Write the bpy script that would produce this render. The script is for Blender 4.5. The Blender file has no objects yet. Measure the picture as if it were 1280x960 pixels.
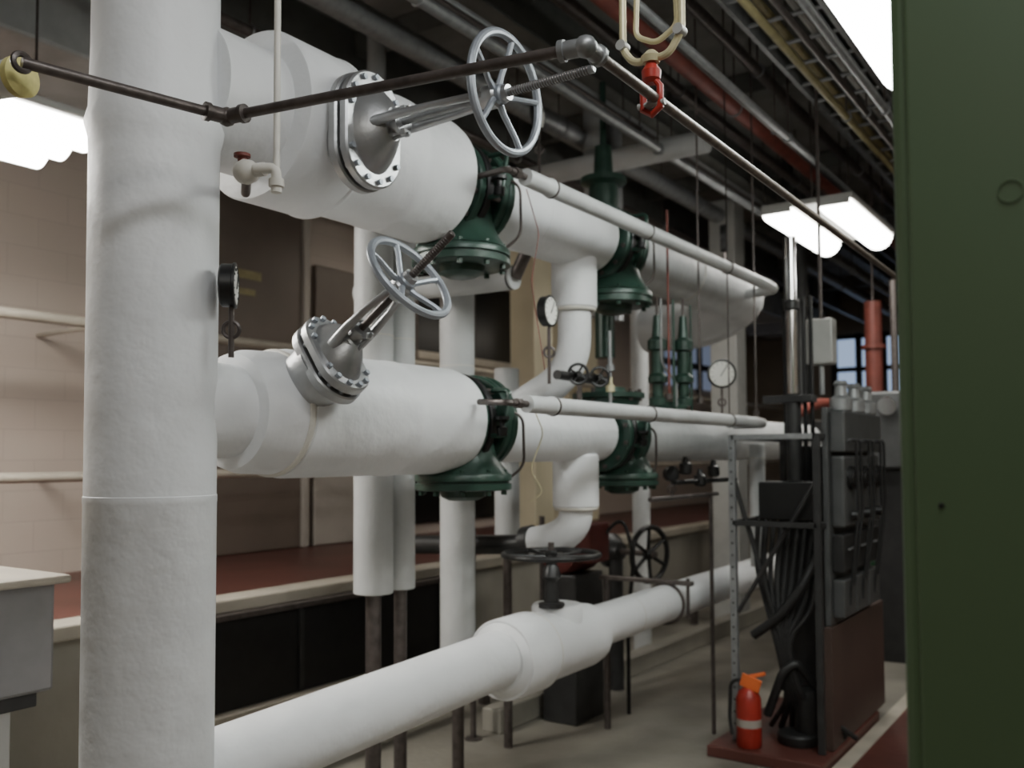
import bpy, bmesh, math, random
from mathutils import Vector, Matrix
random.seed(3)
COL=bpy.context.scene.collection
# ---------------------------------------------------------------- materials
def mat(name,c,rough=.5,metal=0,var=.15,scale=6,bump=.0,bscale=30,dirt=None,coat=0,bdist=.02):
    m=bpy.data.materials.new(name); m.use_nodes=True
    nt=m.node_tree; b=nt.nodes['Principled BSDF']
    b.inputs['Roughness'].default_value=rough; b.inputs['Metallic'].default_value=metal
    if coat: b.inputs['Coat Weight'].default_value=coat
    tc=nt.nodes.new('ShaderNodeTexCoord')
    n=nt.nodes.new('ShaderNodeTexNoise'); n.inputs['Scale'].default_value=scale; n.inputs['Detail'].default_value=6
    nt.links.new(tc.outputs['Object'],n.inputs['Vector'])
    r=nt.nodes.new('ShaderNodeValToRGB')
    d=dirt or tuple(x*(1-var) for x in c)
    r.color_ramp.elements[0].position=.3; r.color_ramp.elements[1].position=.62
    r.color_ramp.elements[0].color=(*d,1); r.color_ramp.elements[1].color=(*c,1)
    nt.links.new(n.outputs['Fac'],r.inputs['Fac']); nt.links.new(r.outputs['Color'],b.inputs['Base Color'])
    if bump:
        n2=nt.nodes.new('ShaderNodeTexNoise'); n2.inputs['Scale'].default_value=bscale; n2.inputs['Detail'].default_value=4
        nt.links.new(tc.outputs['Object'],n2.inputs['Vector'])
        bp=nt.nodes.new('ShaderNodeBump'); bp.inputs['Strength'].default_value=bump; bp.inputs['Distance'].default_value=bdist
        nt.links.new(n2.outputs['Fac'],bp.inputs['Height']); nt.links.new(bp.outputs['Normal'],b.inputs['Normal'])
    return m
def emis(name,c,s):
    m=bpy.data.materials.new(name); m.use_nodes=True; b=m.node_tree.nodes['Principled BSDF']
    b.inputs['Base Color'].default_value=(*c,1); b.inputs['Emission Color'].default_value=(*c,1); b.inputs['Emission Strength'].default_value=s
    return m
def blockmat(name,c,mortar,bw=.4,bh=.2,rough=.6):
    m=bpy.data.materials.new(name); m.use_nodes=True; nt=m.node_tree; b=nt.nodes['Principled BSDF']
    b.inputs['Roughness'].default_value=rough
    tc=nt.nodes.new('ShaderNodeTexCoord'); sp=nt.nodes.new('ShaderNodeSeparateXYZ'); cb=nt.nodes.new('ShaderNodeCombineXYZ')
    nt.links.new(tc.outputs['Object'],sp.inputs[0])
    ad=nt.nodes.new('ShaderNodeMath'); ad.operation='ADD'
    nt.links.new(sp.outputs['X'],ad.inputs[0]); nt.links.new(sp.outputs['Y'],ad.inputs[1])
    nt.links.new(ad.outputs[0],cb.inputs[0]); nt.links.new(sp.outputs['Z'],cb.inputs[1])
    br=nt.nodes.new('ShaderNodeTexBrick'); br.inputs['Scale'].default_value=1
    br.inputs['Brick Width'].default_value=bw; br.inputs['Row Height'].default_value=bh; br.inputs['Mortar Size'].default_value=.004
    br.inputs['Mortar Smooth'].default_value=.6
    br.inputs['Color1'].default_value=(*c,1); br.inputs['Color2'].default_value=(*[x*.97 for x in c],1); br.inputs['Mortar'].default_value=(*mortar,1)
    nt.links.new(cb.outputs[0],br.inputs['Vector']); nt.links.new(br.outputs['Color'],b.inputs['Base Color'])
    bp=nt.nodes.new('ShaderNodeBump'); bp.inputs['Strength'].default_value=.3; bp.inputs['Distance'].default_value=.01; bp.invert=True
    nt.links.new(br.outputs['Fac'],bp.inputs['Height']); nt.links.new(bp.outputs['Normal'],b.inputs['Normal'])
    return m
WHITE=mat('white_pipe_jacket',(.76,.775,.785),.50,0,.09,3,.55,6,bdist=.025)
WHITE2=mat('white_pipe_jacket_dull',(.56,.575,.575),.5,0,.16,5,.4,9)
CREAM=mat('cream_seam_tape',(.66,.64,.58),.5,0,.1,6,.1,20)
STEEL=mat('cast_steel_silver_paint',(.44,.445,.45),.36,.75,.25,10,.05,50)
WHEEL=mat('grey_painted_iron',(.34,.37,.41),.42,.45,.2,20,.05,60)
CHROME=mat('polished_steel',(.75,.75,.76),.15,1,.05,10)
IRON=mat('black_iron',(.115,.097,.09),.38,.45,.4,25,.08,80)
ZINC=mat('galvanised_steel',(.32,.33,.335),.42,.55,.25,20,.05,60)
GREEN=mat('dark_green_enamel',(.026,.062,.045),.34,.1,.35,12,.06,40)
BLACK=mat('black_paint',(.013,.013,.013),.4,.1,.3,12)
RUBBER=mat('black_rubber',(.016,.016,.016),.5,0,.2,10)
DARK=mat('dark_grey_metal',(.042,.042,.042),.4,.3,.3,10)
GREY=mat('grey_machine_paint',(.085,.088,.088),.42,.2,.25,8)
BINM=mat('stainless_bin',(.27,.265,.27),.38,.5,.2,5,.03,30)
LGREY=mat('light_grey_paint',(.42,.42,.40),.45,.1,.12,8)
RED=mat('red_paint',(.38,.03,.02),.4,0,.25,8)
ORANGE=mat('orange_plastic',(.72,.15,.04),.45,0,.15,8)
RUSTRED=mat('red_oxide_pipe',(.20,.05,.036),.5,.1,.3,10)
YEL=mat('pale_yellow_steel',(.68,.62,.38),.45,.2,.25,20)
YELD=mat('dull_yellow_conduit',(.30,.26,.13),.5,.2,.25,20)
FOAM=mat('yellow_insulation',(.68,.62,.25),.9,0,.3,30)
CEIL=mat('ceiling_grey_paint',(.23,.23,.215),.8,0,.35,3,.3,20)
BEAM=mat('ceiling_steel_grey',(.16,.165,.155),.55,.1,.3,5)
DUCT=mat('galvanised_duct',(.46,.475,.475),.5,.1,.25,5)
CONC=mat('concrete_floor_mat',(.25,.232,.195),.5,0,.4,2.0,.15,25)
REDFLOOR=mat('red_floor_paint',(.115,.040,.031),.4,0,.35,2.5,.1,20)
DOCK=mat('painted_dock_wall',(.33,.31,.265),.6,0,.35,1.6,.2,15)
CAP=mat('dock_edge_cap',(.44,.40,.33),.5,0,.25,4)
WALLB=blockmat('beige_block',(.50,.425,.365),(.42,.355,.305))
WALLD=mat('dark_beige_wall',(.23,.19,.145),.6,0,.15,2)
DOOR=mat('brown_door_paint',(.135,.105,.084),.45,0,.15,3)
DOORLT=mat('light_door_panel',(.40,.365,.32),.5,0,.15,3)
GLASSD=mat('dark_glass',(.010,.010,.010),.25,0,.2,3)
CAB=mat('green_cabinet_enamel',(.066,.108,.050),.5,0,.08,1.5)
FACE=mat('gauge_face',(.80,.79,.74),.4,0,.03,8)
REDW=mat('maroon_panel',(.11,.022,.018),.5,0,.2,4)
SKIRT=mat('brown_skirt',(.070,.045,.036),.5,0,.25,3)
BLUEDIM=emis('daylight_window_dim',(.42,.50,.70),.22)
BRIGHTBLUE=emis('daylight_window',(.50,.66,.95),.7)
LENS=emis('fluorescent_lens',(1,.98,.92),22)
LENSB=emis('fluorescent_lens_cool',(.95,1,.96),22)
# ---------------------------------------------------------------- helpers
def group(name):
    e=bpy.data.objects.new(name,None); COL.objects.link(e); e.empty_display_size=.1; return e
def add(parent,name,bm,m,smooth=True,bev=0):
    me=bpy.data.meshes.new(name); bmesh.ops.recalc_face_normals(bm,faces=bm.faces)
    bm.to_mesh(me); bm.free(); me.materials.append(m)
    if smooth:
        for p in me.polygons: p.use_smooth=True
        me.set_sharp_from_angle(angle=math.radians(35))
    o=bpy.data.objects.new(name,me); COL.objects.link(o)
    if parent: o.parent=parent
    if bev:
        md=o.modifiers.new('bevel','BEVEL'); md.width=bev; md.segments=2; md.limit_method='ANGLE'
    return o
def frame(ax):
    ax=Vector(ax).normalized(); up=Vector((0,0,1)) if abs(ax.z)<.95 else Vector((0,1,0))
    a=ax.cross(up).normalized(); b=a.cross(ax).normalized(); return ax,a,b
def lathe_bm(bm,o,ax,prof,seg=40):
    o=Vector(o); ax,a,b=frame(ax); rings=[]
    for t,r in prof:
        r=max(r,1e-4); rings.append([bm.verts.new(o+ax*t+(a*math.cos(2*math.pi*i/seg)+b*math.sin(2*math.pi*i/seg))*r) for i in range(seg)])
    for k in range(len(rings)-1):
        for i in range(seg):
            j=(i+1)%seg; bm.faces.new((rings[k][i],rings[k][j],rings[k+1][j],rings[k+1][i]))
    bm.faces.new(rings[0][::-1]); bm.faces.new(rings[-1])
def lathe(p,n,o,ax,prof,m,seg=40):
    bm=bmesh.new(); lathe_bm(bm,o,ax,prof,seg); return add(p,n,bm,m)
def cyl(p,n,a,b,r,m,seg=32,r2=None,ch=0):
    a=Vector(a); b=Vector(b); L=(b-a).length; r2=r if r2 is None else r2
    prof=[(0,r),(L,r2)] if not ch else [(0,r-ch),(ch,r),(L-ch,r2),(L,r2-ch)]
    return lathe(p,n,a,b-a,prof,m,seg)
def fillet(pts,rad,n=7):
    pts=[Vector(q) for q in pts]; out=[pts[0]]
    for i in range(1,len(pts)-1):
        a,b,c=pts[i-1],pts[i],pts[i+1]; u=(a-b); v=(c-b)
        d=min(rad,u.length*.49,v.length*.49); p0=b+u.normalized()*d; p1=b+v.normalized()*d
        for k in range(n+1):
            t=k/n; out.append(p0*(1-t)**2+b*2*t*(1-t)+p1*t*t)
    out.append(pts[-1]); return out
def sweep_bm(bm,pts,r,seg=16,closed=False):
    pts=[Vector(q) for q in pts]; n=len(pts); rings=[]
    T=[]
    for i in range(n):
        if closed: t=pts[(i+1)%n]-pts[i-1]
        else: t=pts[min(i+1,n-1)]-pts[max(i-1,0)]
        T.append(t.normalized())
    _,a,b=frame(T[0])
    for i in range(n):
        a=(a-T[i]*a.dot(T[i])).normalized(); b=T[i].cross(a)
        rr=r[i] if isinstance(r,(list,tuple)) else r
        rings.append([bm.verts.new(pts[i]+(a*math.cos(2*math.pi*k/seg)+b*math.sin(2*math.pi*k/seg))*rr) for k in range(seg)])
    for i in range(n if closed else n-1):
        A=rings[i]; B=rings[(i+1)%n]
        for k in range(seg):
            j=(k+1)%seg; bm.faces.new((A[k],A[j],B[j],B[k]))
    if not closed: bm.faces.new(rings[0][::-1]); bm.faces.new(rings[-1])
def sweep(p,n,pts,r,m,rad=0,seg=16):
    bm=bmesh.new(); sweep_bm(bm,fillet(pts,rad) if rad else pts,r,seg); return add(p,n,bm,m)
def ring(p,n,c,ax,R,r,m,seg=56,rs=10):
    ax,a,b=frame(ax); c=Vector(c); bm=bmesh.new()
    sweep_bm(bm,[c+(a*math.cos(2*math.pi*i/seg)+b*math.sin(2*math.pi*i/seg))*R for i in range(seg)],r,rs,True)
    return add(p,n,bm,m)
def box(p,n,c,s,m,bev=.004,rot=None):
    bm=bmesh.new(); bmesh.ops.create_cube(bm,size=1)
    bmesh.ops.scale(bm,vec=Vector(s),verts=bm.verts)
    if rot: bmesh.ops.rotate(bm,cent=(0,0,0),matrix=rot,verts=bm.verts)
    bmesh.ops.translate(bm,vec=Vector(c),verts=bm.verts)
    return add(p,n,bm,m,False,bev)
def span(p,n,lo,hi,m,bev=.004):
    return box(p,n,[(a+b)/2 for a,b in zip(lo,hi)],[abs(b-a) for a,b in zip(lo,hi)],m,bev)
def bolts(p,n,c,ax,R,k,r,h,m,off=0):
    ax,a,b=frame(ax); c=Vector(c); bm=bmesh.new()
    for i in range(k):
        t=2*math.pi*(i+.5)/k; q=c+(a*math.cos(t)+b*math.sin(t))*R
        lathe_bm(bm,q-ax*h/2,ax,[(0,r),(h,r)],6)
    return add(p,n,bm,m,False)
def obround(p,n,c,ax,up,L,W,T,m,bolt=None):
    ax=Vector(ax).normalized(); up=Vector(up).normalized(); s=ax.cross(up).normalized(); c=Vector(c)
    def out(sc,k=18):
        r=W/2*sc; h=(L-W)/2; pts=[]
        for i in range(k+1):
            t=math.pi*i/k; pts.append(up*(h+r*math.sin(t))+s*(r*math.cos(t)))
        for i in range(k+1):
            t=math.pi+math.pi*i/k; pts.append(up*(-h+r*math.sin(t))+s*(r*math.cos(t)))
        return pts
    bm=bmesh.new(); rs=[]
    for t,sc in ((-T/2,.95),(-T/2+.005,1),(T/2-.005,1),(T/2,.95)):
        rs.append([bm.verts.new(c+ax*t+q) for q in out(sc)])
    N=len(rs[0])
    for k in range(3):
        for i in range(N):
            j=(i+1)%N; bm.faces.new((rs[k][i],rs[k][j],rs[k+1][j],rs[k+1][i]))
    bm.faces.new(rs[0][::-1]); bm.faces.new(rs[-1])
    add(p,n,bm,m)
    if bolt:
        o=out(.84); bm=bmesh.new()
        for i in range(0,len(o),len(o)//bolt):
            lathe_bm(bm,c+o[i]-ax*(T/2+.010),ax,[(0,.009),(T+.022,.009)],6)
        add(p,n+'_bolts',bm,WHEEL,False)
def handwheel(p,c,ax,R,m,rim=.013,spokes=5,dish=.03,hub=.028):
    ax,a,b=frame(ax); c=Vector(c)
    ring(p,'wheel_rim',c,ax,R,rim,m)
    bm=bmesh.new()
    for i in range(spokes):
        t=2*math.pi*i/spokes+.5; d=a*math.cos(t)+b*math.sin(t)
        sweep_bm(bm,[c-ax*dish+d*hub*.6,c-ax*dish*.8+d*R*.35,c-ax*dish*.2+d*R*.75,c+d*R],[rim*.9,rim*.75,rim*.7,rim*.8],8)
    add(p,'wheel_spokes',bm,m)
    lathe(p,'wheel_hub',c-ax*(dish+.03),ax,[(0,hub*.9),(.01,hub),(.05,hub),(.06,hub*.7)],m,20)
def gauge(c,ax,R,stem,name='pressure_gauge',fm=None):
    g=group(name); ax,a,b=frame(ax); c=Vector(c)
    lathe(g,'case',c-ax*.03,ax,[(0,R*.9),(.005,R),(.034,R),(.036,R*1.06),(.042,R*1.06),(.044,R*.92),(.036,R*.9)],BLACK,32)
    lathe(g,'face',c,ax,[(.006,R*.9),(.012,R*.9)],fm or FACE,32)
    bm=bmesh.new()
    for i in range(11):
        t=math.radians(-45+27*i); d=a*math.cos(t)+b*math.sin(t)
        sweep_bm(bm,[c+ax*.013+d*R*.68,c+ax*.013+d*R*.82],R*.02,6)
    d=(a*-.5+b*.8).normalized(); sweep_bm(bm,[c+ax*.015-d*R*.2,c+ax*.015+d*R*.7],R*.03,6)
    add(g,'dial_marks',bm,BLACK)
    sweep(g,'stem',[c-Vector((0,0,R)),c-Vector((0,0,R+stem*.6)),c-Vector((0,0,R+stem))],.008,IRON,seg=8)
    ring(g,'siphon_loop',c-Vector((0,0,R+stem*.45)),(0.6,-.8,0),.022,.006,IRON,24,8)
    return g
PX=-2.28
# ---------------------------------------------------------------- room shell
H=4.4
def shell(n,lo,hi,m): return span(None,n,lo,hi,m,0)
shell('floor',(-6.2,-3,-.1),(3,16.2,0),CONC)
shell('ceiling',(-6.2,-3,H),(3,16.2,H+.1),CEIL)
shell('wall_left',(-6.2,-3,0),(-6,16.2,H),WALLB)
shell('wall_right',(3,-3,0),(3.2,16.2,H),WALLD)
shell('wall_back',(-6.2,-3.2,0),(3.2,-3,H),WALLD)
shell('wall_far',(-6.2,16,0),(3.2,16.2,H),WALLD)
g=group('raised_dock')
span(g,'dock_body',(-5.99,-2.98,0),(-4,15.98,.82),DOCK,.01)
span(g,'red_deck',(-5.99,-2.98,.82),(-4.02,15.98,.845),REDFLOOR,0)
span(g,'edge_cap',(-4.14,-2.98,.80),(-3.95,15.98,.87),CAP,.01)
span(g,'base_curb',(-4,-2.98,0),(-3.9,15.98,.12),DOCK,.01)
g=group('dock_leveler_pit')
span(g,'black_panel',(-3.99,2.5,.30),(-3.93,4.85,.78),BLACK,.006)
span(g,'top_frame',(-3.99,2.45,.77),(-3.90,4.9,.80),IRON,.004)
span(g,'end_frame',(-3.99,4.85,.28),(-3.90,4.9,.80),IRON,.004)
span(g,'sill',(-3.99,2.45,.26),(-3.86,4.9,.30),CAP,.004)
for k in range(3): span(g,f'rib_{k}',(-3.94,3.0+.6*k,.32),(-3.915,3.03+.6*k,.76),DARK,.003)
shell('red_walkway',(-1.36,-3,0),(-.35,16,.012),REDFLOOR)
shell('floor_stripe',(-1.36,-3,.0),(-1.28,16,.016),CAP)
g=group('door_1')
span(g,'leaf',(-5.99,3.7,.85),(-5.93,5.45,3.75),DOOR,.01)
span(g,'frame_right',(-5.99,5.45,.85),(-5.9,5.52,3.85),DOORLT,.01)
span(g,'frame_left',(-5.99,3.6,.85),(-5.9,3.7,3.85),DOORLT,.01)
span(g,'frame_top',(-5.99,3.6,3.75),(-5.9,5.52,3.85),DOORLT,.01)
span(g,'label',(-5.925,4.62,3.05),(-5.92,5.0,3.12),YELD,0)
span(g,'label_line',(-5.925,4.68,2.92),(-5.92,4.94,2.97),YELD,0)
cyl(g,'handle',(-5.93,5.3,1.9),(-5.88,5.3,1.9),.03,ZINC)
g=group('light_wall_panel')
span(g,'panel',(-5.99,5.62,.85),(-5.94,6.25,3.3),DOOR,.01)
span(g,'kick',(-5.95,5.6,.85),(-5.92,6.3,1.45),DOORLT,.01)
g=group('door_2')
span(g,'leaf',(-5.99,6.3,.85),(-5.95,6.85,3.5),REDW,.01)
span(g,'jamb',(-5.99,6.85,.85),(-5.92,6.92,3.6),DOOR,.01)
g=group('window_1')
span(g,'glass',(-5.99,6.95,2.68),(-5.95,8.95,3.5),GLASSD,0)
for k,(y) in enumerate((6.95,7.9,8.95)): span(g,f'mullion_{k}',(-5.99,y-.03,2.66),(-5.92,y+.03,3.52),IRON,.005)
span(g,'sill',(-5.99,6.9,2.58),(-5.85,8.98,2.66),CAP,.01)
span(g,'head',(-5.99,6.9,3.5),(-5.9,8.98,3.56),DOOR,.01)
g=group('window_2')
span(g,'glass',(-5.99,6.95,.95),(-5.95,8.95,1.45),GLASSD,0)
span(g,'head',(-5.99,6.9,1.45),(-5.9,8.98,1.5),DOOR,.01)
CC=mat('column_cream',(.68,.61,.43),.55,0,.1,3)
g=group('building_column')
span(g,'shaft',(-5.98,9.0,.85),(-5.4,9.7,H-.01),CC,.02)
g=group('building_column')
span(g,'shaft',(-4.45,6.45,.85),(-4.2,6.75,H-.36),CC,.01)
g=group('building_column')
span(g,'shaft',(-3.4,8.3,0),(-3.14,8.56,H-.35),LGREY,.01)
g=group('window_3')
span(g,'glass',(-5.99,12.6,2.7),(-5.96,14.8,3.5),BLUEDIM,0)
for k,y in enumerate((12.6,13.3,14.05,14.8)): span(g,f'mullion_{k}',(-5.98,y-.07,2.65),(-5.92,y+.07,3.55),BLACK,.005)
span(g,'bar',(-5.98,12.6,3.0),(-5.92,14.8,3.1),BLACK,.005)
g=group('window_4')
span(g,'glass',(-4.3,15.95,2.5),(-3.1,15.98,3.6),BRIGHTBLUE,0)
for k,x in enumerate((-4.3,-3.9,-3.5,-3.1)): span(g,f'mullion_{k}',(x-.05,15.9,2.45),(x+.05,15.97,3.65),BLACK,.005)
for k,z in enumerate((2.5,3.05,3.6)): span(g,f'bar_{k}',(-4.3,15.9,z-.04),(-3.1,15.97,z+.04),BLACK,.005)
for z,r in ((2.42,.032),(1.50,.03)):
    g=group('handrail_on_brackets')
    cyl(g,'rail',(-5.2,-2.9,z),(-5.2,15.8,z),r,CAP,16)
    for k in range(8): cyl(g,f'bracket_{k}',(-5.98,-1.2+2.2*k,z),(-5.2,-1.2+2.2*k,z),.015,CAP,10)
# ---------------------------------------------------------------- ceiling clutter
for k,x in enumerate((-.55,-1.75,-2.95,-4.2,-5.3)):
    g=group('ceiling_beam')
    span(g,'web',(x-.01,-2.9,H-.32),(x+.01,15.9,H),BEAM,0)
    span(g,'lower_flange',(x-.08,-2.9,H-.34),(x+.08,15.9,H-.32),BEAM,0)
for k in range(9):
    y=-2+2.1*k; g=group('ceiling_joist')
    span(g,'joist',(-5.9,y,H-.16),(2.9,y+.09,H-.01),BEAM,0)
def run(name,x,z,r,m,y0=-2.8,y1=15.7,hang=True):
    g=group(name); cyl(g,'run',(x,y0,z),(x,y1,z),r,m,14)
    if hang:
        y=y0+1
        while y<y1: cyl(g,'hanger',(x,y,z),(x,y,H),.006,IRON,6); ring(g,'clamp',(x,y,z),(0,1,0),r+.004,.006,ZINC,16,6); y+=2.4
run('ceiling_conduit',-1.15,3.55,.024,ZINC)
run('ceiling_conduit',-1.25,3.55,.018,IRON)
run('ceiling_conduit',-1.36,3.55,.02,YELD)
run('sprinkler_main',-2.03,3.75,.045,RUSTRED)
run('ceiling_pipe',-1.88,3.95,.035,IRON)
run('ceiling_pipe',-2.40,3.95,.04,IRON)
run('ceiling_pipe',-2.55,3.6,.03,ZINC)
run('ceiling_pipe',-2.68,3.75,.022,IRON)
run('ceiling_pipe',-2.80,3.85,.045,DUCT)
run('ceiling_pipe',-3.3,3.9,.07,ZINC)
run('ceiling_pipe',-3.65,3.75,.03,IRON)
run('ceiling_conduit',-.95,3.75,.025,ZINC)
run('ceiling_conduit',-1.05,3.85,.02,IRON)
run('ceiling_conduit',-1.70,3.5,.020,ZINC)
run('ceiling_conduit',-1.78,3.56,.016,IRON)
g=group('ventilation_duct')
span(g,'duct',(-5.4,-2.8,3.65),(-4.4,15.8,4.05),DUCT,.02)
for k in range(14): span(g,f'seam_{k}',(-5.43,-2+1.3*k,3.62),(-4.37,-1.96+1.3*k,4.06),DUCT,.004)
g=group('cable_tray')
for x in (-1.62,-1.22): span(g,'rail',(x-.012,-2.5,3.78),(x+.012,15.6,3.88),ZINC,0)
bm=bmesh.new()
for k in range(60): lathe_bm(bm,(-1.62,-2.4+.3*k,3.80),(1,0,0),[(0,.012),(.4,.012)],8)
add(g,'rungs',bm,ZINC)
for k,x in enumerate((-1.56,-1.50,-1.43,-1.36,-1.29)): cyl(g,f'cable_{k}',(x,-2.5,3.83),(x,15.6,3.83),.022,(BLACK,YELD,BLACK,LGREY,BLACK)[k],8)
for k in range(6):
    for x in (-1.62,-1.22): cyl(g,'drop_rod',(x,-1.5+3*k,3.85),(x,-1.5+3*k,H),.006,IRON,6)
# ---------------------------------------------------------------- fluorescent fixtures
def fixture(x0,x1,y0,y1,z,tubes,e=None,w=.085):
    g=group('fluorescent_light'); e=e or LENS
    span(g,'housing',(x0,y0,z+.06),(x1,y1,z+.10),LGREY,.01)
    for k,x in enumerate(tubes):
        bm=bmesh.new(); N=12; A=[];B=[]
        for i in range(N+1):
            t=math.pi*i/N
            A.append(bm.verts.new((x+w*math.cos(t),y0+.02,z+.06-w*math.sin(t)))); B.append(bm.verts.new((x+w*math.cos(t),y1-.02,z+.06-w*math.sin(t))))
        for i in range(N): bm.faces.new((A[i],A[i+1],B[i+1],B[i]))
        bm.faces.new(A); bm.faces.new(B[::-1]); bm.faces.new((A[0],B[0],B[-1],A[-1]))
        add(g,f'wrap_lens_{k}',bm,e)
        for y in (y0,y1-.02): span(g,'end_cap',(x-w,y,z+.03),(x+w,y+.02,z+.065),LGREY,.003)
    for y in (y0+.15,y1-.15): cyl(g,'chain',((x0+x1)/2,y,z+.1),((x0+x1)/2,y,H),.006,IRON,6)
    return g
fixture(-2.10,-1.50,6.05,7.3,3.2,(-2.0,-1.62),None,.10)
fixture(-.86,-.35,2.65,3.95,3.12,(-.75,-.48),LENSB,.105)
fixture(-4.4,-3.75,.6,2.3,3.02,(-4.28,-4.08,-3.88),None,.10)
fixture(1.2,1.7,1.5,3.0,3.3,(1.32,1.58))  # added fixture out of view, brightens the ceiling from the right
fixture(1.2,1.7,6.5,8.0,3.3,(1.32,1.58))  # second added fixture, hidden behind the cabinet, fills the background
def area(n,loc,rot,sx,sy,e,c):
    l=bpy.data.lights.new(n,'AREA'); l.shape='RECTANGLE'; l.size=sx; l.size_y=sy; l.energy=e; l.color=c
    o=bpy.data.objects.new(n,l); COL.objects.link(o); o.location=loc; o.rotation_euler=rot; return o
area('extra_area_light',(0.2,.6,4.0),(0,math.radians(30),0),.3,1.6,44,(.97,.99,1))
area('extra_area_light',(.9,-2.2,3.7),(math.radians(40),0,math.radians(10)),1.4,.4,30,(1,.97,.88))  # added fill behind the camera to brighten the cabinet front
area('extra_area_light',(-4.08,1.4,2.90),(0,0,0),.5,1.5,44,(1,.95,.88))
area('extra_area_light',(-3.2,11,3.5),(0,0,0),.6,2.4,22,(1,.91,.78))  # added warm fill for the far background, no fixture here
area('extra_area_light',(-5.0,7.0,3.55),(0,0,0),.3,2.0,11,(1,.90,.76))  # added warm fill over the dock, not a real lamp
# ---------------------------------------------------------------- near riser
g=group('insulated_riser_pipe')
RY=1.545
lathe(g,'jacket',(PX,RY,0),(0,0,1),[(0,.171),(.7,.173),(1.48,.174),(1.482,.175),(1.50,.175),(1.502,.173),(2.44,.174),(2.49,.176),(2.53,.187),(2.57,.176),(2.75,.172),(4.39,.172)],WHITE,64)
# ---------------------------------------------------------------- upper header
UZ=2.68
g=group('insulated_header_pipe')
lathe(g,'near_neck',(PX,RY,UZ),(0,1,0),[(.1,.20),(.36,.20)],WHITE,56)
lathe(g,'valve_jacket',(PX,1.88,UZ),(0,1,0),[(0,.20),(.01,.262),(.02,.268),(.27,.268),(.29,.262),(.30,.245),(.56,.244),(.565,.247),(.60,.247),(.605,.244),(.84,.245),(.87,.238),(.875,.19),(.88,.05)],WHITE,64)
ring(g,'seam_tape',(PX,2.15,UZ),(0,1,0),.262,.010,WHITE,56,8)
lathe(g,'middle_run',(PX,3.08,UZ+.02),(0,1,0),[(0,.165),(.30,.165),(.31,.172),(.93,.172),(.95,.16)],WHITE,56)
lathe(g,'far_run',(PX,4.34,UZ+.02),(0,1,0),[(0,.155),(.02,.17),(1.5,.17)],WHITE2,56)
ring(g,'band_a',(PX,3.40,UZ+.02),(0,1,0),.170,.005,WHITE,48,6)
ring(g,'band_b',(PX,5.1,UZ+.02),(0,1,0),.170,.005,CREAM,48,6)
sweep(g,'end_elbow',[(PX,5.8,UZ+.02),(PX,6.2,UZ+.02),(PX-.3,6.28,UZ-.12),(PX-.8,6.28,UZ-.12)],.17,WHITE2,.30,32)
def drop(zc,long):
    g=group('insulated_drop_pipe'); y=3.86
    cyl(g,'tee_stub',(PX,y,zc-.1),(PX,y,zc-.36),.112,WHITE,40,ch=.01)
    pts=[(PX,y,zc-.3),(PX,y,zc-.66),(PX-.40,y,zc-.86),(PX-.75,y,zc-.90)] if long else [(PX,y,zc-.3),(PX,y,zc-.44),(PX-.12,y,zc-.52),(PX-.26,y,zc-.545)]
    sweep(g,'elbow_pipe',pts,.082,WHITE,.18,32)
    ring(g,'seam',(PX,y,zc-.36),(0,0,1),.096,.012,CREAM,40,8)
    if not long:
        cyl(g,'end_flange',(PX-.24,y,zc-.54),(PX-.29,y,zc-.55),.09,DARK,28)
        cyl(g,'bare_pipe',(PX-.28,y,zc-.55),(PX-1.3,y,zc-.60),.05,DARK,20)
drop(UZ,True)
# ---------------------------------------------------------------- lower header
LZ=1.745
g=group('insulated_header_pipe')
lathe(g,'near_neck',(PX,RY,LZ),(0,1,0),[(.1,.143),(.36,.143),(.38,.15)],WHITE,48)
lathe(g,'valve_jacket',(PX,1.80,LZ),(0,1,0),[(0,.14),(.01,.176),(.05,.190),(.16,.195),(.17,.186),(.18,.203),(.21,.208),(.66,.207),(.665,.2095),(.70,.2095),(.705,.207),(1.02,.208),(1.06,.20),(1.07,.17),(1.075,.05)],WHITE,64)
ring(g,'seam_tape',(PX,1.965,LZ),(0,1,0),.190,.014,CREAM,56,8)
lathe(g,'middle_run',(PX,3.1,LZ-.03),(0,1,0),[(0,.135),(.95,.135)],WHITE,48)
lathe(g,'far_run',(PX,4.36,LZ-.03),(0,1,0),[(0,.14),(3.2,.14),(3.22,.12)],WHITE2,48)
drop(LZ-.03,False)
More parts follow.
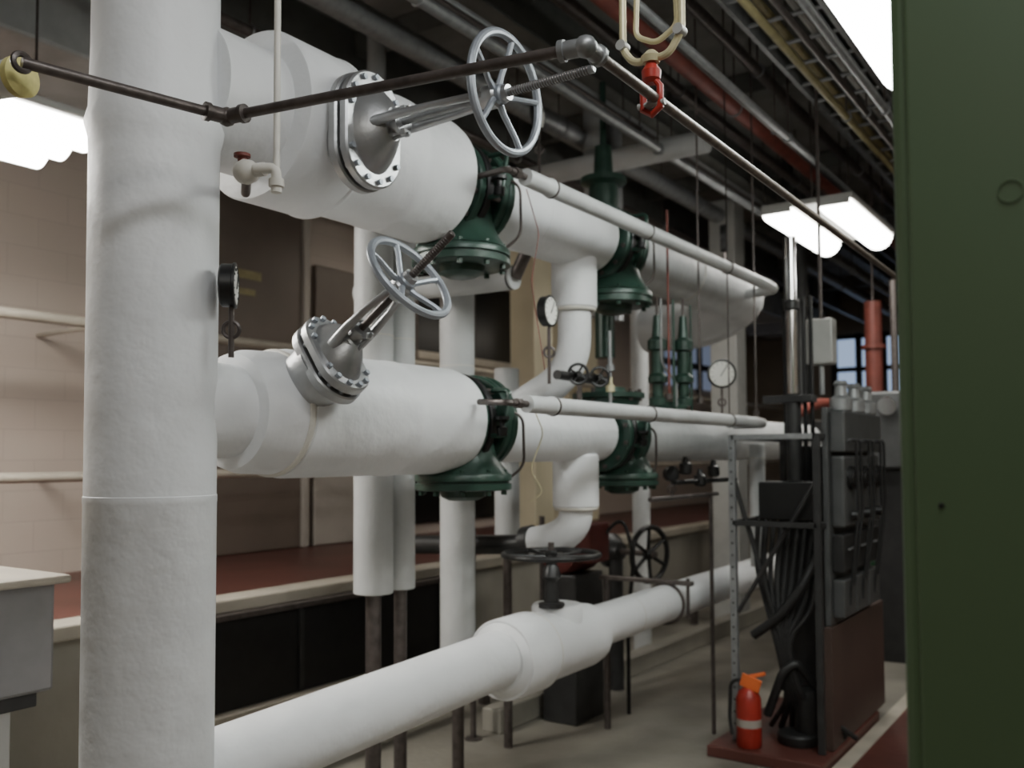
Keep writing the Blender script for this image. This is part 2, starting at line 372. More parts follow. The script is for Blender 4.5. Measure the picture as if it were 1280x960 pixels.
# ---------------------------------------------------------------- gate valves
def gate_valve(y,z,ang,dist_fl,dist_wh,dist_tip,L,W,R):
    g=group('gate_valve'); A=Vector((math.cos(ang),0,math.sin(ang))); up=Vector((-math.sin(ang),0,math.cos(ang))); O=Vector((PX,y,z))
    P=lambda d:O+A*d
    lathe(g,'body_neck',P(.14),A,[(0,.10),(dist_fl-.16,.10)],STEEL,32)
    obround(g,'body_flange',P(dist_fl-.022),A,up,L,W,.034,STEEL)
    obround(g,'bonnet_flange',P(dist_fl+.022),A,up,L*.98,W*.98,.032,STEEL,12)
    bm=bmesh.new(); s=A.cross(up)
    prof=[(0,.38),(.02,.34),(.045,.27),(.065,.2),(.08,.14)]; k=32; rs=[]
    for t,q in prof:
        rs.append([bm.verts.new(P(dist_fl+.036+t)+up*math.cos(2*math.pi*i/k)*L*q+s*math.sin(2*math.pi*i/k)*W*q) for i in range(k)])
    for a in range(len(rs)-1):
        for i in range(k): bm.faces.new((rs[a][i],rs[a][(i+1)%k],rs[a+1][(i+1)%k],rs[a+1][i]))
    bm.faces.new(rs[-1]); add(g,'bonnet_dome',bm,STEEL)
    y0=dist_fl+.10; y1=dist_wh-.05
    lathe(g,'gland',P(y0-.02),A,[(0,.04),(.03,.04),(.03,.026),(.06,.026),(.06,.038),(.075,.038)],STEEL,24)
    for sg in (-1,1):
        sweep(g,'yoke_arm',[P(y0-.03)+s*sg*.05,P(y0+.05)+s*sg*.058,P((y0+y1)/2+.02)+s*sg*.050,P(y1-.03)+s*sg*.032,P(y1)+s*sg*.01],[.018,.014,.011,.012,.016],STEEL,0,12)
        cyl(g,'gland_bolt',P(y0-.01)+up*sg*.045,P(y0+.08)+up*sg*.04,.006,ZINC,8)
        box(g,'gland_lug',P(y0+.06)+up*sg*.035,(.02,.03,.02),STEEL,.003)
    lathe(g,'yoke_boss',P(y1-.03),A,[(0,.028),(.01,.034),(.05,.034),(.06,.025),(.09,.022)],STEEL,24)
    cyl(g,'stem',P(y0),P(dist_tip),.0115,ZINC if ang<.1 else IRON,14,ch=.003)
    bm=bmesh.new()
    for i in range(int((dist_tip-dist_wh-.03)/.008)):
        lathe_bm(bm,P(dist_wh+.02+.008*i),A,[(0,.0115),(.002,.013),(.004,.0115)],12)
    add(g,'stem_thread',bm,IRON)
    handwheel(g,P(dist_wh),A,R,WHEEL,.0120,5,.03,.028)
gate_valve(2.06,UZ-.07,0,.32,.85,1.13,.37,.25,.163)
gate_valve(2.0,LZ-.005,math.radians(34.5),.285,.67,.86,.29,.19,.140)
# ---------------------------------------------------------------- green valves
def green_valve(y,z,R,yb=0,top=False,bz=.30):
    g=group('green_flanged_valve'); Yv=(0,1,0)
    for k,(yy) in enumerate((y-.12,y-.07,y+.035,y+.08)):
        lathe(g,f'flange_{k}',(PX,yy,z),Yv,[(0,R-.006),(.006,R),(.03,R),(.036,R-.006)],GREEN if k!=1 else BLACK,40)
    lathe(g,'body',(PX,y-.1,z),Yv,[(0,R*.72),(.05,R*.62),(.1,R*.75),(.15,R*.62),(.2,R*.72)],GREEN,32)
    bolts(g,'bolts',(PX,y,z),Yv,R*.88,12,.012,.26,IRON)
    yc=y+yb
    lathe(g,'bell',(PX+.02,yc,z-.02),(0,0,-1),[(0,R*.6),(bz*.45,R*.66),(bz*.6,R*.72),(bz*.75,R*.82),(bz*.86,R*.92),(bz*.9,R*.95)],GREEN,40)
    lathe(g,'bottom_flange',(PX+.02,yc,z-bz),(0,0,-1),[(0,R*.98),(.006,R),(.026,R),(.028,R*.95),(.036,R*.95),(.038,R),(.06,R),(.064,R*.96)],GREEN,40)
    bolts(g,'bottom_bolts',(PX+.02,yc,z-bz-.032),(0,0,1),R*.88,10,.012,.10,GREEN)
    lathe(g,'drain_cap',(PX+.02,yc,z-bz-.06),(0,0,-1),[(0,R*.5),(.03,R*.46),(.045,R*.3)],GREEN,32)
    lathe(g,'side_boss',(PX+R*.6,y,z+.03),(1,0,0),[(0,.05),(.06,.05),(.065,.035),(.11,.035)],GREEN,20)
    sweep(g,'bypass_tube',[(PX+R*.95,y-.06,z-.06),(PX+R*1.25,y-.06,z-.06),(PX+R*1.25,y-.02,z+.12),(PX+R*.8,y-.02,z+.12)],.010,GREEN,.03,10)
    lathe(g,'needle_valve',(PX+R*1.2,y-.06,z-.06),(0,0,1),[(0,.02),(.03,.022),(.035,.012),(.06,.012),(.062,.03),(.075,.03)],BLACK,14)
    sweep(g,'sensing_line',[(PX+R*.9,y+.05,z+.05),(PX+R*1.15,y+.1,z+.02),(PX+R*1.1,y+.12,z-.18),(PX+R*.7,y+.08,z-.25)],.006,IRON,.04,8)
    if top:
        lathe(g,'top_flange',(PX,y,z+R*.8),(0,0,1),[(0,R*.8),(.03,R*.85),(.035,R*.98),(.06,R*.98),(.065,R*.5),(.09,R*.45)],GREEN,36)
        bolts(g,'top_bolts',(PX,y,z+R*.8+.05),(0,0,1),R*.85,10,.012,.06,IRON)
green_valve(2.95,UZ,.20,-.02,bz=.245); green_valve(4.18,UZ+.02,.20,.05,bz=.25)
green_valve(2.97,LZ,.195,-.03,bz=.21); green_valve(4.20,LZ-.03,.19,.1,True,.20)
g=group('green_control_valve')
for x,y in ((-2.2,4.62),(-2.10,4.74)):
    lathe(g,'column',(x,y,1.88),(0,0,1),[(0,.05),(.04,.05),(.05,.03),(.12,.03),(.13,.055),(.16,.055),(.18,.035),(.30,.035),(.31,.055),(.36,.055),(.38,.03),(.5,.02)],GREEN,20)
    cyl(g,'rod',(x,y,2.3),(x,y,2.48),.008,IRON,8)
for y in (4.57,4.8): cyl(g,'guide_rod',(-2.08,y,1.85),(-2.08,y,2.45),.008,GREEN,8)
sweep(g,'sensing_line',[(-2.12,4.5,2.45),(-2.12,4.5,2.1),(-2.08,4.6,2.0),(-2.08,4.6,1.87)],.007,ZINC,.04,8)
lathe(g,'foot',(-2.16,4.68,1.862),(0,0,1),[(0,.1),(.02,.1),(.025,.06),(.04,.05)],GREEN,24)
g=group('sight_glass_tube')
for dz,m in ((0,YEL),(.1,ZINC)): lathe(g,'fitting',(-2.15,3.98,1.92+dz),(0,0,1),[(0,.022),(.03,.022),(.034,.012),(.07,.012)],m,14)
cyl(g,'tube',(-2.15,3.98,1.86),(-2.15,3.98,2.22),.008,ZINC,10)
g=group('small_black_valve')
handwheel(g,(-2.12,3.62,1.98),(.7,-.7,0),.045,BLACK,.007,4,.01,.015)
handwheel(g,(-2.12,3.82,1.98),(.7,-.7,0),.045,BLACK,.007,4,.01,.015)
cyl(g,'body',(-2.16,3.5,1.97),(-2.16,3.95,1.97),.022,BLACK,14); cyl(g,'nipple',(-2.16,3.7,1.83),(-2.16,3.7,1.97),.012,IRON,10)
g=group('green_strainer')
lathe(g,'body',(PX-.4,4.9,2.95),(0,0,1),[(0,.12),(.03,.12),(.04,.08),(.2,.09),(.3,.09),(.32,.14),(.35,.14),(.37,.06),(.55,.05)],GREEN,28)
cyl(g,'stem',(PX-.4,4.9,3.4),(PX-.4,4.9,3.9),.02,GREEN,12)
cyl(g,'support',(PX-.4,4.9,2.2),(PX-.4,4.9,2.96),.06,GREEN,16)
g=group('small_black_fittings')
for (y,z) in ((4.75,1.50),(4.95,1.43),(5.15,1.48)):
    lathe(g,'trap',(-2.10,y,z),(0,0,1),[(0,.02),(.01,.035),(.06,.035),(.07,.02),(.1,.012)],BLACK,16)
cyl(g,'header',(-2.10,4.6,1.46),(-2.10,5.5,1.46),.014,BLACK,10)
cyl(g,'lower_header',(-2.10,4.3,1.38),(-2.10,5.2,1.38),.012,IRON,10)
cyl(g,'leg',(-2.10,5.1,1.38),(-2.10,5.1,.0),.012,IRON,10)
# ---------------------------------------------------------------- thin front lines
for z,y1 in ((2.66,5.60),(1.80,5.35)):
    g=group('small_insulated_line'); x=-1.9
    lathe(g,'jacket',(x,2.86,z),(0,1,0),[(0,.02),(.002,.033),(.16,.034),(.165,.037),(.18,.037),(.185,.034),(y1-2.88,.034),(y1-2.87,.02)],WHITE2,24)
    cyl(g,'bare_pipe',(x,2.76,z),(x,2.9,z),.013,IRON,14)
    sweep(g,'tail',[(x,2.8,z),(x,2.74,z),(x-.16,2.78,z+.01)],.012,IRON,.03,10)
    lathe(g,'union',(x,2.79,z),(0,1,0),[(0,.02),(.03,.02)],IRON,6)
    for yy in (3.05,3.9,4.9): ring(g,'clip',(x,yy,z),(0,1,0),.036,.004,IRON,24,6)
    sweep(g,'riser_tail',[(x,y1-.05,z),(x,y1+.15,z),(x-.22,y1+.2,z)],.03,WHITE2,.1,14)
    cyl(g,'hanger',(x,4.9,z+.03),(x,4.9,H),.004,IRON,6)
# ---------------------------------------------------------------- iron pipe in front
g=group('black_iron_pipe'); Z=2.45
A=(-1.955,1.0,Z);B=(-1.856,1.456,Z);Cc=(-.93,1.63,Z);D=(-.99,6.8,Z+.02)
WI=mat('weathered_iron',(.17,.14,.12),.4,.4,.4,30,.08,80)
cyl(g,'run_a',A,B,.0125,IRON,16); cyl(g,'run_b',B,Cc,.0125,IRON,16); cyl(g,'run_c',Cc,D,.0125,WI,16)
ring(g,'collar',A,(1,0,0),.018,.007,IRON,20,8)
cyl(g,'hanger',(-.975,5.6,Z),(-.975,5.6,H),.004,IRON,6)
for (P,dirs) in ((B,((-.09,-.42,0),(1,.18,0))),(Cc,((-1,-.18,0),(0,1,0)))):
    P=Vector(P); ball=.024; mm=IRON if P.x<-1.5 else ZINC
    lathe(g,'fitting',P-Vector((0,0,ball)),(0,0,1),[(0,.004),(.006,.016),(.016,.023),(.024,.025),(.032,.023),(.042,.016),(.048,.004)],mm,20)
    for d in dirs:
        d=Vector(d).normalized(); lathe(g,'socket',P+d*.01,d,[(0,.019),(.035,.019),(.036,.023),(.048,.023),(.05,.014)],mm,18)
g=group('insulated_branch_line')
cyl(g,'jacket',(-2.02,1.03,Z-.005),(-5.98,.0,Z+.09),.040,WHITE2,24)
lathe(g,'foam_end',(-2.02,1.03,Z-.005),(1,.26,0),[(-.01,.044),(.008,.046),(.012,.03)],FOAM,24)
cyl(g,'drip',(-2.1,1.009,Z+.03),(-2.1,1.009,H),.005,IRON,8)
cyl(g,'hanger',(-4.6,.36,Z+.05),(-4.6,.36,3.66),.006,IRON,8)
# ---------------------------------------------------------------- lifting hook
g=group('lifting_hook')
hx,hy=-.945,1.97
sweep(g,'red_clevis',[(hx-.022,hy,Z+.03),(hx-.022,hy,Z-.02),(hx,hy,Z-.035),(hx+.022,hy,Z-.02),(hx+.022,hy,Z+.03),(hx,hy,Z+.06),(hx-.022,hy,Z+.03)],.009,RED,0,10)
lathe(g,'red_swivel',(hx,hy,Z+.04),(0,0,1),[(0,.012),(.01,.022),(.03,.024),(.045,.014),(.07,.01)],RED,18)
cyl(g,'cross_pin',(hx-.035,hy,Z-.01),(hx+.035,hy,Z-.01),.008,LGREY,10)
sweep(g,'yellow_bracket',[(hx-.085,hy+.02,Z+.30),(hx-.075,hy,Z+.14),(hx-.045,hy,Z+.10),(hx+.045,hy,Z+.10),(hx+.08,hy,Z+.15),(hx+.07,hy+.02,Z+.30)],.009,YEL,.02,10)
sweep(g,'yellow_bracket_inner',[(hx-.05,hy+.03,Z+.32),(hx-.055,hy+.03,Z+.18),(hx,hy+.03,Z+.15),(hx+.055,hy+.03,Z+.18),(hx+.05,hy+.03,Z+.32)],.007,YEL,.02,10)
for s in (-1,1): lathe(g,'bracket_knuckle',(hx+s*.075,hy-.015,Z+.15),(0,1,0),[(0,.013),(.03,.013)],LGREY,12)
cyl(g,'cable_a',(hx-.07,hy+.02,Z+.28),(hx-.05,hy+.1,H),.005,ZINC,8); cyl(g,'cable_b',(hx+.06,hy+.02,Z+.28),(hx+.05,hy+.1,H),.005,ZINC,8)
lathe(g,'yellow_cap',(hx,hy,Z+.09),(0,0,1),[(0,.02),(.015,.025),(.03,.01)],YEL,16)
# ---------------------------------------------------------------- small ball valve & conduit by riser
g=group('drain_ball_valve')
x,y,z=-1.93,1.58,2.36
cyl(g,'nipple',(PX+.1,y+.2,z+.03),(x,y,z+.0),.014,IRON,12)
lathe(g,'body',(x-.04,y,z),(1,.2,0),[(0,.018),(.01,.028),(.03,.034),(.05,.028),(.06,.018),(.09,.018)],CREAM,20)
lathe(g,'red_handle',(x-.02,y,z+.03),(0,0,1),[(0,.012),(.008,.012),(.010,.022),(.018,.022)],RUSTRED,16)
sweep(g,'branch',[(x+.03,y,z),(x+.08,y+.03,z),(x+.08,y+.03,z-.05)],.014,CREAM,.02,12)
lathe(g,'cap',(x+.08,y+.03,z-.03),(0,0,-1),[(0,.02),(.02,.02),(.022,.014),(.035,.014)],CREAM,14)
cyl(g,'conduit',(x+.08,y+.03,z),(x+.08,y+.03,H),.0085,CREAM,12)
cyl(g,'wire',(x+.065,y+.05,z),(x+.065,y+.05,H),.004,CREAM,8)
# ---------------------------------------------------------------- vertical pipes behind
def vert(name,x,y,r,z0,z1,m=WHITE2,base=None):
    g=group(name); cyl(g,'jacket',(x,y,z0),(x,y,z1),r,m,32,ch=.004)
    ring(g,'band',(x,y,(z0+z1)/2+.3),(0,0,1),r,.003,CREAM,32,6)
    if base: cyl(g,'bare_leg',(x,y,0),(x,y,z0),base,IRON,16)
    return g
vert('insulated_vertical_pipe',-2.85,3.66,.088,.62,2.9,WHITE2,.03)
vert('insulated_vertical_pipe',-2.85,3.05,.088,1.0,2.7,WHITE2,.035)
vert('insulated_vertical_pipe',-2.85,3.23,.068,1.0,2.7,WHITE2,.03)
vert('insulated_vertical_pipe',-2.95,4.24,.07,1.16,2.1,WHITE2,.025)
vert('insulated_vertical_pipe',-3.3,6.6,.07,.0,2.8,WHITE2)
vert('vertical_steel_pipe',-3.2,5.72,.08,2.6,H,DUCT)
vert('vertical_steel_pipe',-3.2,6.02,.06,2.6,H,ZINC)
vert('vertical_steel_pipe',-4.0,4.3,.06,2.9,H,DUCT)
g=group('insulated_side_branch')
sweep(g,'jacket',[(-2.4,3.52,2.44),(-2.6,3.52,2.44),(-3.3,3.42,2.44)],.055,WHITE2,.05,24)
cyl(g,'nipple',(-2.4,3.52,2.44),(-2.33,3.52,2.56),.03,IRON,14)
lathe(g,'end_cap',(-2.42,3.52,2.44),(1,0,0),[(0,.057),(.01,.057),(.012,.03)],DARK,24)
g=group('insulated_cross_pipe')
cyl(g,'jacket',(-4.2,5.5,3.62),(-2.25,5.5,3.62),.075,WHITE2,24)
for x in (-3.8,-2.5): cyl(g,'hanger',(x,5.5,3.6),(x,5.5,H),.006,IRON,6)
for (x,y,z0,z1,m) in ((-2.05,4.85,1.9,H,IRON),(-2.04,4.42,1.9,2.9,RUSTRED),(-1.96,5.5,1.85,H,IRON)):
    g=group('hanger_rod'); cyl(g,'rod',(x,y,z0),(x,y,z1),.006,m,8); lathe(g,'clamp',(x,y,z0),(0,0,1),[(0,.02),(.03,.02)],IRON,10)
g=group('red_pull_cord')
sweep(g,'cord',[(-2.02,3.05,2.68),(-1.98,3.08,2.5),(-2.0,3.05,2.3),(-1.97,3.1,1.95)],.0022,RUSTRED,.03,6)
g=group('orange_wire')
sweep(g,'cord',[(-2.05,3.1,1.85),(-1.99,3.12,1.7),(-2.03,3.08,1.55),(-1.99,3.12,1.46),(-2.05,3.1,1.42)],.0022,YEL,.03,6)
# ---------------------------------------------------------------- gauges
gauge((-2.07,1.645,2.08),(.62,.6,0),.060,.14)
gauge((-2.1,3.34,2.23),(1,.1,0),.065,.25)
gauge((-2.1,5.30,2.10),(.55,-.84,0),.083,.20)
gauge((-2.6,4.05,3.42),(1,.3,0),.075,.25)
gauge((-2.3,5.0,1.5),(.8,-.5,0),.045,.1,fm=DARK)
gauge((-2.5,6.4,3.2),(.8,.3,0),.1,.3,fm=DARK)
# ---------------------------------------------------------------- bottom pipe
BZ=.755
g=group('insulated_return_pipe')
cyl(g,'near_run',(PX,RY+.1,.683),(PX,3.36,.757),.118,WHITE,56)
lathe(g,'fitting_jacket',(PX,3.20,BZ-.015),(0,1,0),[(0,.13),(.02,.156),(.05,.172),(.24,.175),(.26,.168),(.28,.156),(.70,.152),(.75,.145),(.78,.11)],WHITE,56)
ring(g,'seam_tape',(PX,3.23,BZ-.015),(0,1,0),.163,.008,WHITE,48,8)
ring(g,'seam_tape_b',(PX,3.45,BZ-.015),(0,1,0),.165,.009,CREAM,48,8)
lathe(g,'fitting_top',(PX,3.68,BZ+.06),(0,0,1),[(0,.12),(.09,.12),(.105,.11),(.11,.05)],WHITE,40)
sweep(g,'far_run',[(PX,3.93,BZ),(PX,5.5,BZ+.02),(PX,7.2,BZ+.04),(PX,7.6,BZ+.04),(PX,7.6,.0)],.103,WHITE,.3,40)
ring(g,'band_c',(PX,4.4,BZ+.005),(0,1,0),.102,.003,CREAM,40,6)
g=group('pipe_support')
ring(g,'clamp_band',(PX,4.85,BZ+.01),(0,1,0),.113,.009,IRON,40,8)
span(g,'crossbar',(PX-.42,4.83,BZ+.12),(PX+.17,4.87,BZ+.145),IRON,.004)
cyl(g,'leg',(PX-.38,4.85,0),(PX-.38,4.85,BZ+.13),.02,IRON,10)
cyl(g,'hook_rod',(PX+.14,4.85,BZ-.06),(PX+.14,4.85,BZ+.16),.010,IRON,10)
g=group('black_handwheel_valve')
hy2=3.60
handwheel(g,(PX+.02,hy2,1.155),(0,0,1),.22,BLACK,.013,5,.01,.03)
cyl(g,'stem',(PX+.02,hy2,.9),(PX+.02,hy2,1.21),.014,IRON,12)
lathe(g,'yoke',(PX+.02,hy2,.915),(0,0,1),[(0,.06),(.02,.06),(.025,.035),(.12,.028),(.14,.045),(.18,.035),(.20,.02)],DARK,20)
g=group('black_handwheel_valve')
handwheel(g,(-2.75,5.62,.95),(1,-.25,0),.18,BLACK,.018,6,.01,.035)
cyl(g,'stem',(-2.7,5.61,.95),(-3.1,5.71,.95),.02,IRON,12)
lathe(g,'body',(-3.0,5.685,.95),(-1,.25,0),[(0,.06),(.05,.08),(.08,.12),(.11,.12)],DARK,24)
cyl(g,'pedestal',(-3.05,5.70,0),(-3.05,5.70,.95),.05,DARK,16)
g=group('red_pump_motor')
lathe(g,'motor',(-2.95,4.75,1.02),(0,1,0),[(0,.08),(.02,.12),(.36,.12),(.40,.08)],REDW,32)
bm=bmesh.new()
for i in range(10): lathe_bm(bm,(-2.95,4.80+.03*i,1.02),(0,1,0),[(0,.118),(.002,.13),(.01,.13),(.012,.118)],32)
add(g,'fins',bm,REDW)
span(g,'terminal_box',(-2.84,4.82,.96),(-2.75,5.06,1.20),REDW,.01)
span(g,'pedestal',(-3.07,4.78,0),(-2.83,5.12,.89),DARK,.01)
sweep(g,'flex_conduit',[(-2.78,5.0,1.1),(-2.68,5.1,1.24),(-2.6,5.1,1.0),(-2.7,5.2,.6),(-2.7,5.2,0)],.012,BLACK,.1,8)
for (x,y) in ((-3.2,4.25),(-3.4,5.3)):
    g=group('thin_floor_pipe'); cyl(g,'pipe',(x,y,0),(x,y,1.2),.018,IRON,12); lathe(g,'base',(x,y,0),(0,0,1),[(0,.05),(.01,.05),(.012,.03)],IRON,16)
g=group('floor_pipe_run')
cyl(g,'pipe',(-3.6,1.0,.30),(-3.6,9,.30),.045,CAP,16)
for k in range(5): box(g,f'stand_{k}',(-3.6,1.5+1.7*k,.13),(.06,.06,.26),IRON)
g=group('floor_curb')
span(g,'curb',(-3.25,4.4,0),(-3.12,9.5,.14),DOCK,.01)
# ---------------------------------------------------------------- grey metal box at left
g=group('metal_bin')
span(g,'shell',(-3.6,.3,.84),(-3.0,1.68,1.20),BINM,.012)
span(g,'lid',(-3.64,.26,1.19),(-2.97,1.72,1.218),CAP,.01)
span(g,'lower_tray',(-3.55,.3,.79),(-3.03,1.64,.845),DARK,.005)
for x in (-3.5,-3.1):
    for y in (.5,1.5): span(g,'leg',(x-.06,y-.06,0),(x+.06,y+.06,.80),LGREY,.004)
# ---------------------------------------------------------------- equipment rack
g=group('equipment_rack')
x0,x1,y0,y1,zt=-1.88,-1.42,4.88,5.75,1.72
for x in (x0,x1):
    for y in (y0,y1):
        span(g,'post',(x-.018,y-.018,.06),(x+.018,y+.018,zt),DARK if (x==x1 or y==y1) else ZINC,.003)
for z in (zt,1.25):
    for y in (y0,y1): span(g,'rail_x',(x0,y-.018,z-.03),(x1,y+.018,z),DARK if z<1.5 or y==y1 else ZINC,.003)
    for x in (x0,x1): span(g,'rail_y',(x-.018,y0,z-.03),(x+.018,y1,z),DARK,.003)
bm=bmesh.new()
for k in range(24): lathe_bm(bm,(x0,y0-.0,.15+.065*k),(0,-1,0),[(.015,.006),(.020,.006)],8)
add(g,'post_slots',bm,BLACK)
span(g,'red_base',(-1.98,4.7,0),(-1.37,5.9,.06),REDFLOOR,.008)
sweep(g,'brace',[(x0,y0,1.5),(x0+.30,y0+.1,.35)],.014,DARK,0,8)
sweep(g,'brace_b',[(x0+.02,y0,.75),(x1,y0+.05,1.5)],.012,DARK,0,8)
span(g,'hanging_box',(x0+.1,5.0,1.25),(x1-.05,5.2,1.46),BLACK,.01)
span(g,'lower_bank',(x0+.10,5.3,.25),(x1-.02,5.7,1.2),DARK,.01)
span(g,'upper_bank',(x0+.16,5.35,1.30),(x1-.02,5.7,1.66),BLACK,.01)
for k in range(9):
    a=x0+.10+.038*k
    sweep(g,f'hose_{k}',[(a,5.0+.02*k,1.27),(a-.02,5.0,1.0-.03*k),(a+.10-.03*k,4.95,.62),(a+.16-.03*k,4.98,.30),(a+.02*k,5.15,.09)],.014+.003*(k%2),RUBBER,.12,10)
sweep(g,'hose_cross',[(x0+.08,4.95,.62),(x0+.25,4.92,.75),(x1-.08,4.95,.95),(x1-.02,5.1,1.2)],.026,RUBBER,.15,12)
sweep(g,'hose_cross_b',[(x0+.15,4.95,.20),(x0+.25,4.92,.45),(x1-.15,4.95,.5),(x1-.05,5.1,.3)],.024,RUBBER,.12,12)
lathe(g,'spare_canister',(x1-.12,5.05,.06),(0,0,1),[(0,.07),(.2,.075),(.28,.06),(.3,.03)],BLACK,24)
lathe(g,'coil',(x1-.16,5.0,.06),(0,0,1),[(0,.10),(.02,.11),(.05,.11),(.06,.1)],RUBBER,24)
mx=-1.62
cyl(g,'chrome_mast',(mx,5.15,1.7),(mx,5.15,2.84),.030,CHROME,24)
cyl(g,'mast_inner',(mx,5.15,1.2),(mx,5.15,1.95),.042,DARK,24)
for k,dx in enumerate((-.06,.05,.09)): cyl(g,f'tie_rod_{k}',(mx+dx,5.2,1.2),(mx+dx,5.2,2.5),.012,BLACK,10)
lathe(g,'mast_cap',(mx,5.15,2.42),(0,0,1),[(0,.035),(.01,.045),(.05,.045),(.06,.035)],DARK,20)
span(g,'mast_plate',(mx-.16,5.1,1.9),(mx+.12,5.2,1.94),DARK,.004)
g=group('control_panel')
X=-1.39
span(g,'backboard',(X-.03,4.98,.70),(X,5.86,1.86),GREY,.006)
span(g,'top_row',(X,5.02,1.62),(X+.08,5.84,1.84),GREY,.01)
for k in range(3):
    y=5.08+.27*k
    span(g,f'module_{k}',(X,y-.05,1.22),(X+.07,y+.19,1.60),GREY,.012)
    lathe(g,f'dial_{k}',(X+.07,y+.07,1.48),(1,0,0),[(0,.065),(.02,.065),(.022,.05),(.03,.045)],BLACK,28)
    lathe(g,f'knob_{k}',(X+.08,y+.07,1.28),(1,0,0),[(0,.03),(.03,.025)],BLACK,16)
    lathe(g,f'cylinder_head_{k}',(X+.03,y+.07,1.84),(0,0,1),[(0,.05),(.01,.06),(.07,.06),(.09,.035),(.14,.03),(.15,.04),(.17,.03)],ZINC,24)
    span(g,f'drawer_{k}',(X,y-.05,.98),(X+.06,y+.19,1.18),DARK,.008)
    span(g,f'drawer_low_{k}',(X,y-.05,.74),(X+.06,y+.19,.94),GREY,.008)
    cyl(g,f'drawer_pull_{k}',(X+.07,y+.02,1.1),(X+.07,y+.13,1.1),.006,ZINC,8)
    for q in range(2): sweep(g,f'lead_{k}_{q}',[(X+.05,y+.07-.09*q,1.66),(X+.12,y+.1-.09*q,1.7),(X+.11,y+.16-.09*q,1.3),(X+.06,y+.14-.09*q,.9-.1*q)],.008,RUBBER,.04,8)
span(g,'lower_skirt',(X-.03,4.95,.06),(X+.01,6.1,.70),SKIRT,.006)
g=group('junction_box')
span(g,'box',(-1.58,5.26,2.12),(-1.43,5.36,2.38),LGREY,.01)
cyl(g,'conduit',(-1.505,5.31,1.95),(-1.505,5.31,2.13),.016,ZINC,12)
cyl(g,'conduit_up',(-1.505,5.31,2.36),(-1.505,5.31,3.76),.010,IRON,10)
vert('insulated_vertical_pipe',-2.05,5.75,.05,.9,1.68,WHITE2)
g=group('fire_extinguisher')
ex,ey=-1.78,4.80
lathe(g,'cylinder',(ex,ey,.062),(0,0,1),[(0,.06),(.01,.066),(.25,.066),(.29,.05),(.31,.025),(.33,.02)],RED,32)
lathe(g,'collar',(ex,ey,.385),(0,0,1),[(0,.022),(.03,.022),(.032,.015)],BLACK,16)
box(g,'handle',(ex+.03,ey,.435),(.13,.03,.02),ORANGE,.004,Matrix.Rotation(-.3,3,'Y'))
box(g,'tag',(ex+.02,ey-.02,.40),(.11,.012,.07),ORANGE,.004,Matrix.Rotation(.3,3,'Y'))
sweep(g,'hose',[(ex-.01,ey,.41),(ex-.09,ey-.02,.40),(ex-.095,ey-.03,.2),(ex-.075,ey-.04,.12)],.010,RUBBER,.04,10)
lathe(g,'label',(ex,ey,.17),(0,0,1),[(0,.0665),(.04,.0668),(.041,.066)],DOORLT,32)
for (x,y,r,z0,z1,m) in ((-1.86,8.1,.07,1.2,2.9,RUSTRED),(-2.5,7.9,.05,0,4.2,DARK),(-2.9,9.5,.08,0,H,GREY),(-3.5,9.2,.05,0,4.2,IRON)):
    g=group('vertical_process_pipe'); cyl(g,'pipe',(x,y,z0),(x,y,z1),r,m,20)
    for z in (z0+.3,z1-.4): lathe(g,'flange',(x,y,z),(0,0,1),[(0,r+.03),(.03,r+.03)],m,20)
    if z0>0: cyl(g,'leg',(x,y,0),(x,y,z0),.03,DARK,12); cyl(g,'hanger',(x,y,z1),(x,y,H),.008,IRON,8)
g=group('red_bent_pipe')
sweep(g,'pipe',[(-1.95,7.4,0),(-1.95,7.4,2.0),(-2.02,7.0,2.0),(-2.06,6.5,1.88)],.04,RUSTRED,.15,16)
g=group('green_drum')
lathe(g,'drum',(-2.1,9.2,0),(0,0,1),[(0,.28),(.02,.3),(.28,.3),(.3,.31),(.32,.3),(.6,.3),(.62,.31),(.64,.3),(.9,.3),(.91,.28)],mat('drum_green',(.015,.09,.035),.4,0,.2,5),32)
g=group('machine_cabinet')
span(g,'body',(-3.2,10.4,0),(-1.7,11.4,2.0),GREY,.02)
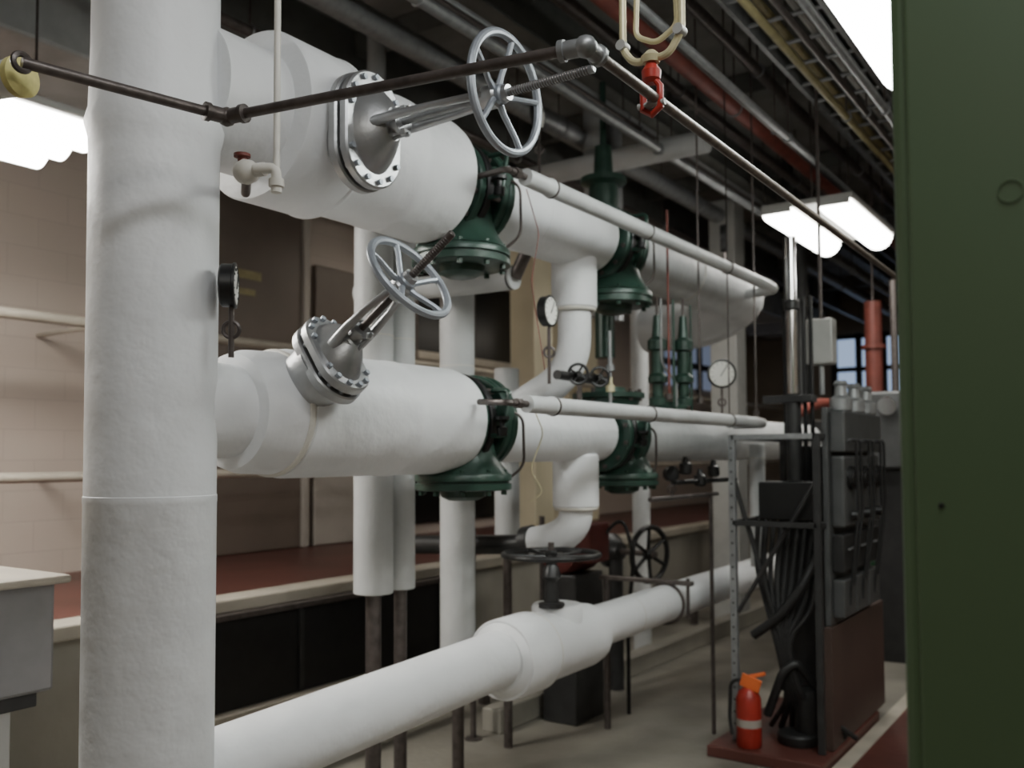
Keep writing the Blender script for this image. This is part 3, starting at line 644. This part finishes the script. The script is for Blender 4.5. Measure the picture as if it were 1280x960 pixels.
span(g,'door',(-3.1,10.37,.1),(-2.5,10.4,1.9),DARK,.01); span(g,'door_b',(-2.4,10.37,.1),(-1.8,10.4,1.9),DARK,.01)
g=group('machine_stand')
span(g,'column',(-1.75,7.6,0),(-1.5,7.9,1.5),DARK,.01); span(g,'head',(-1.8,7.5,1.5),(-1.45,8.0,2.1),GREY,.02)
lathe(g,'spotlight',(-1.62,7.5,2.0),(0,-1,-.3),[(0,.03),(.05,.07),(.08,.07)],CHROME,18)
cyl(g,'mast',(-1.62,7.75,2.1),(-1.62,7.75,3.0),.03,IRON,12)
# ---------------------------------------------------------------- green electrical cabinet
g=group('electrical_cabinet')
cx=-.270; cy=1.30
span(g,'carcass',(cx,cy,0),(.95,1.95,2.75),CAB,.012)
span(g,'door_panel',(cx+.020,cy-.008,.06),(.92,cy+.002,2.72),CAB,.005)
ring(g,'knockout',(-.129,cy-.009,1.93),(0,1,0),.014,.0012,CAB,28,6)
lathe(g,'screw',(-.218,cy-.008,1.535),(0,-1,0),[(0,.004),(.002,.003)],BLACK,12)
cyl(g,'door_handle',(.75,cy-.05,1.2),(.75,cy-.05,1.4),.012,ZINC,12)
for z in (1.22,1.38): cyl(g,'handle_post',(.75,cy-.05,z),(.75,cy-.01,z),.01,ZINC,10)
# ---------------------------------------------------------------- world & camera
w=bpy.data.worlds.new('world'); bpy.context.scene.world=w; w.use_nodes=True
w.node_tree.nodes['Background'].inputs[0].default_value=(.6,.7,.8,1); w.node_tree.nodes['Background'].inputs[1].default_value=.3
cam=bpy.data.cameras.new('camera'); co=bpy.data.objects.new('camera',cam); COL.objects.link(co)
cam.sensor_width=36; cam.lens=36*1150/1280; cam.clip_start=.05; cam.clip_end=100
cam.dof.use_dof=True; cam.dof.focus_distance=2.2; cam.dof.aperture_fstop=2.8
PIT=2.6; cam.shift_y=(92-1150*math.tan(math.radians(PIT)))/1280
M=Matrix.Rotation(math.radians(34.5),4,'Z')@Matrix.Rotation(math.radians(90+PIT),4,'X')@Matrix.Rotation(math.radians(-.3),4,'Z')
co.matrix_world=Matrix.Translation((0,0,1.6))@M
bpy.context.scene.camera=co
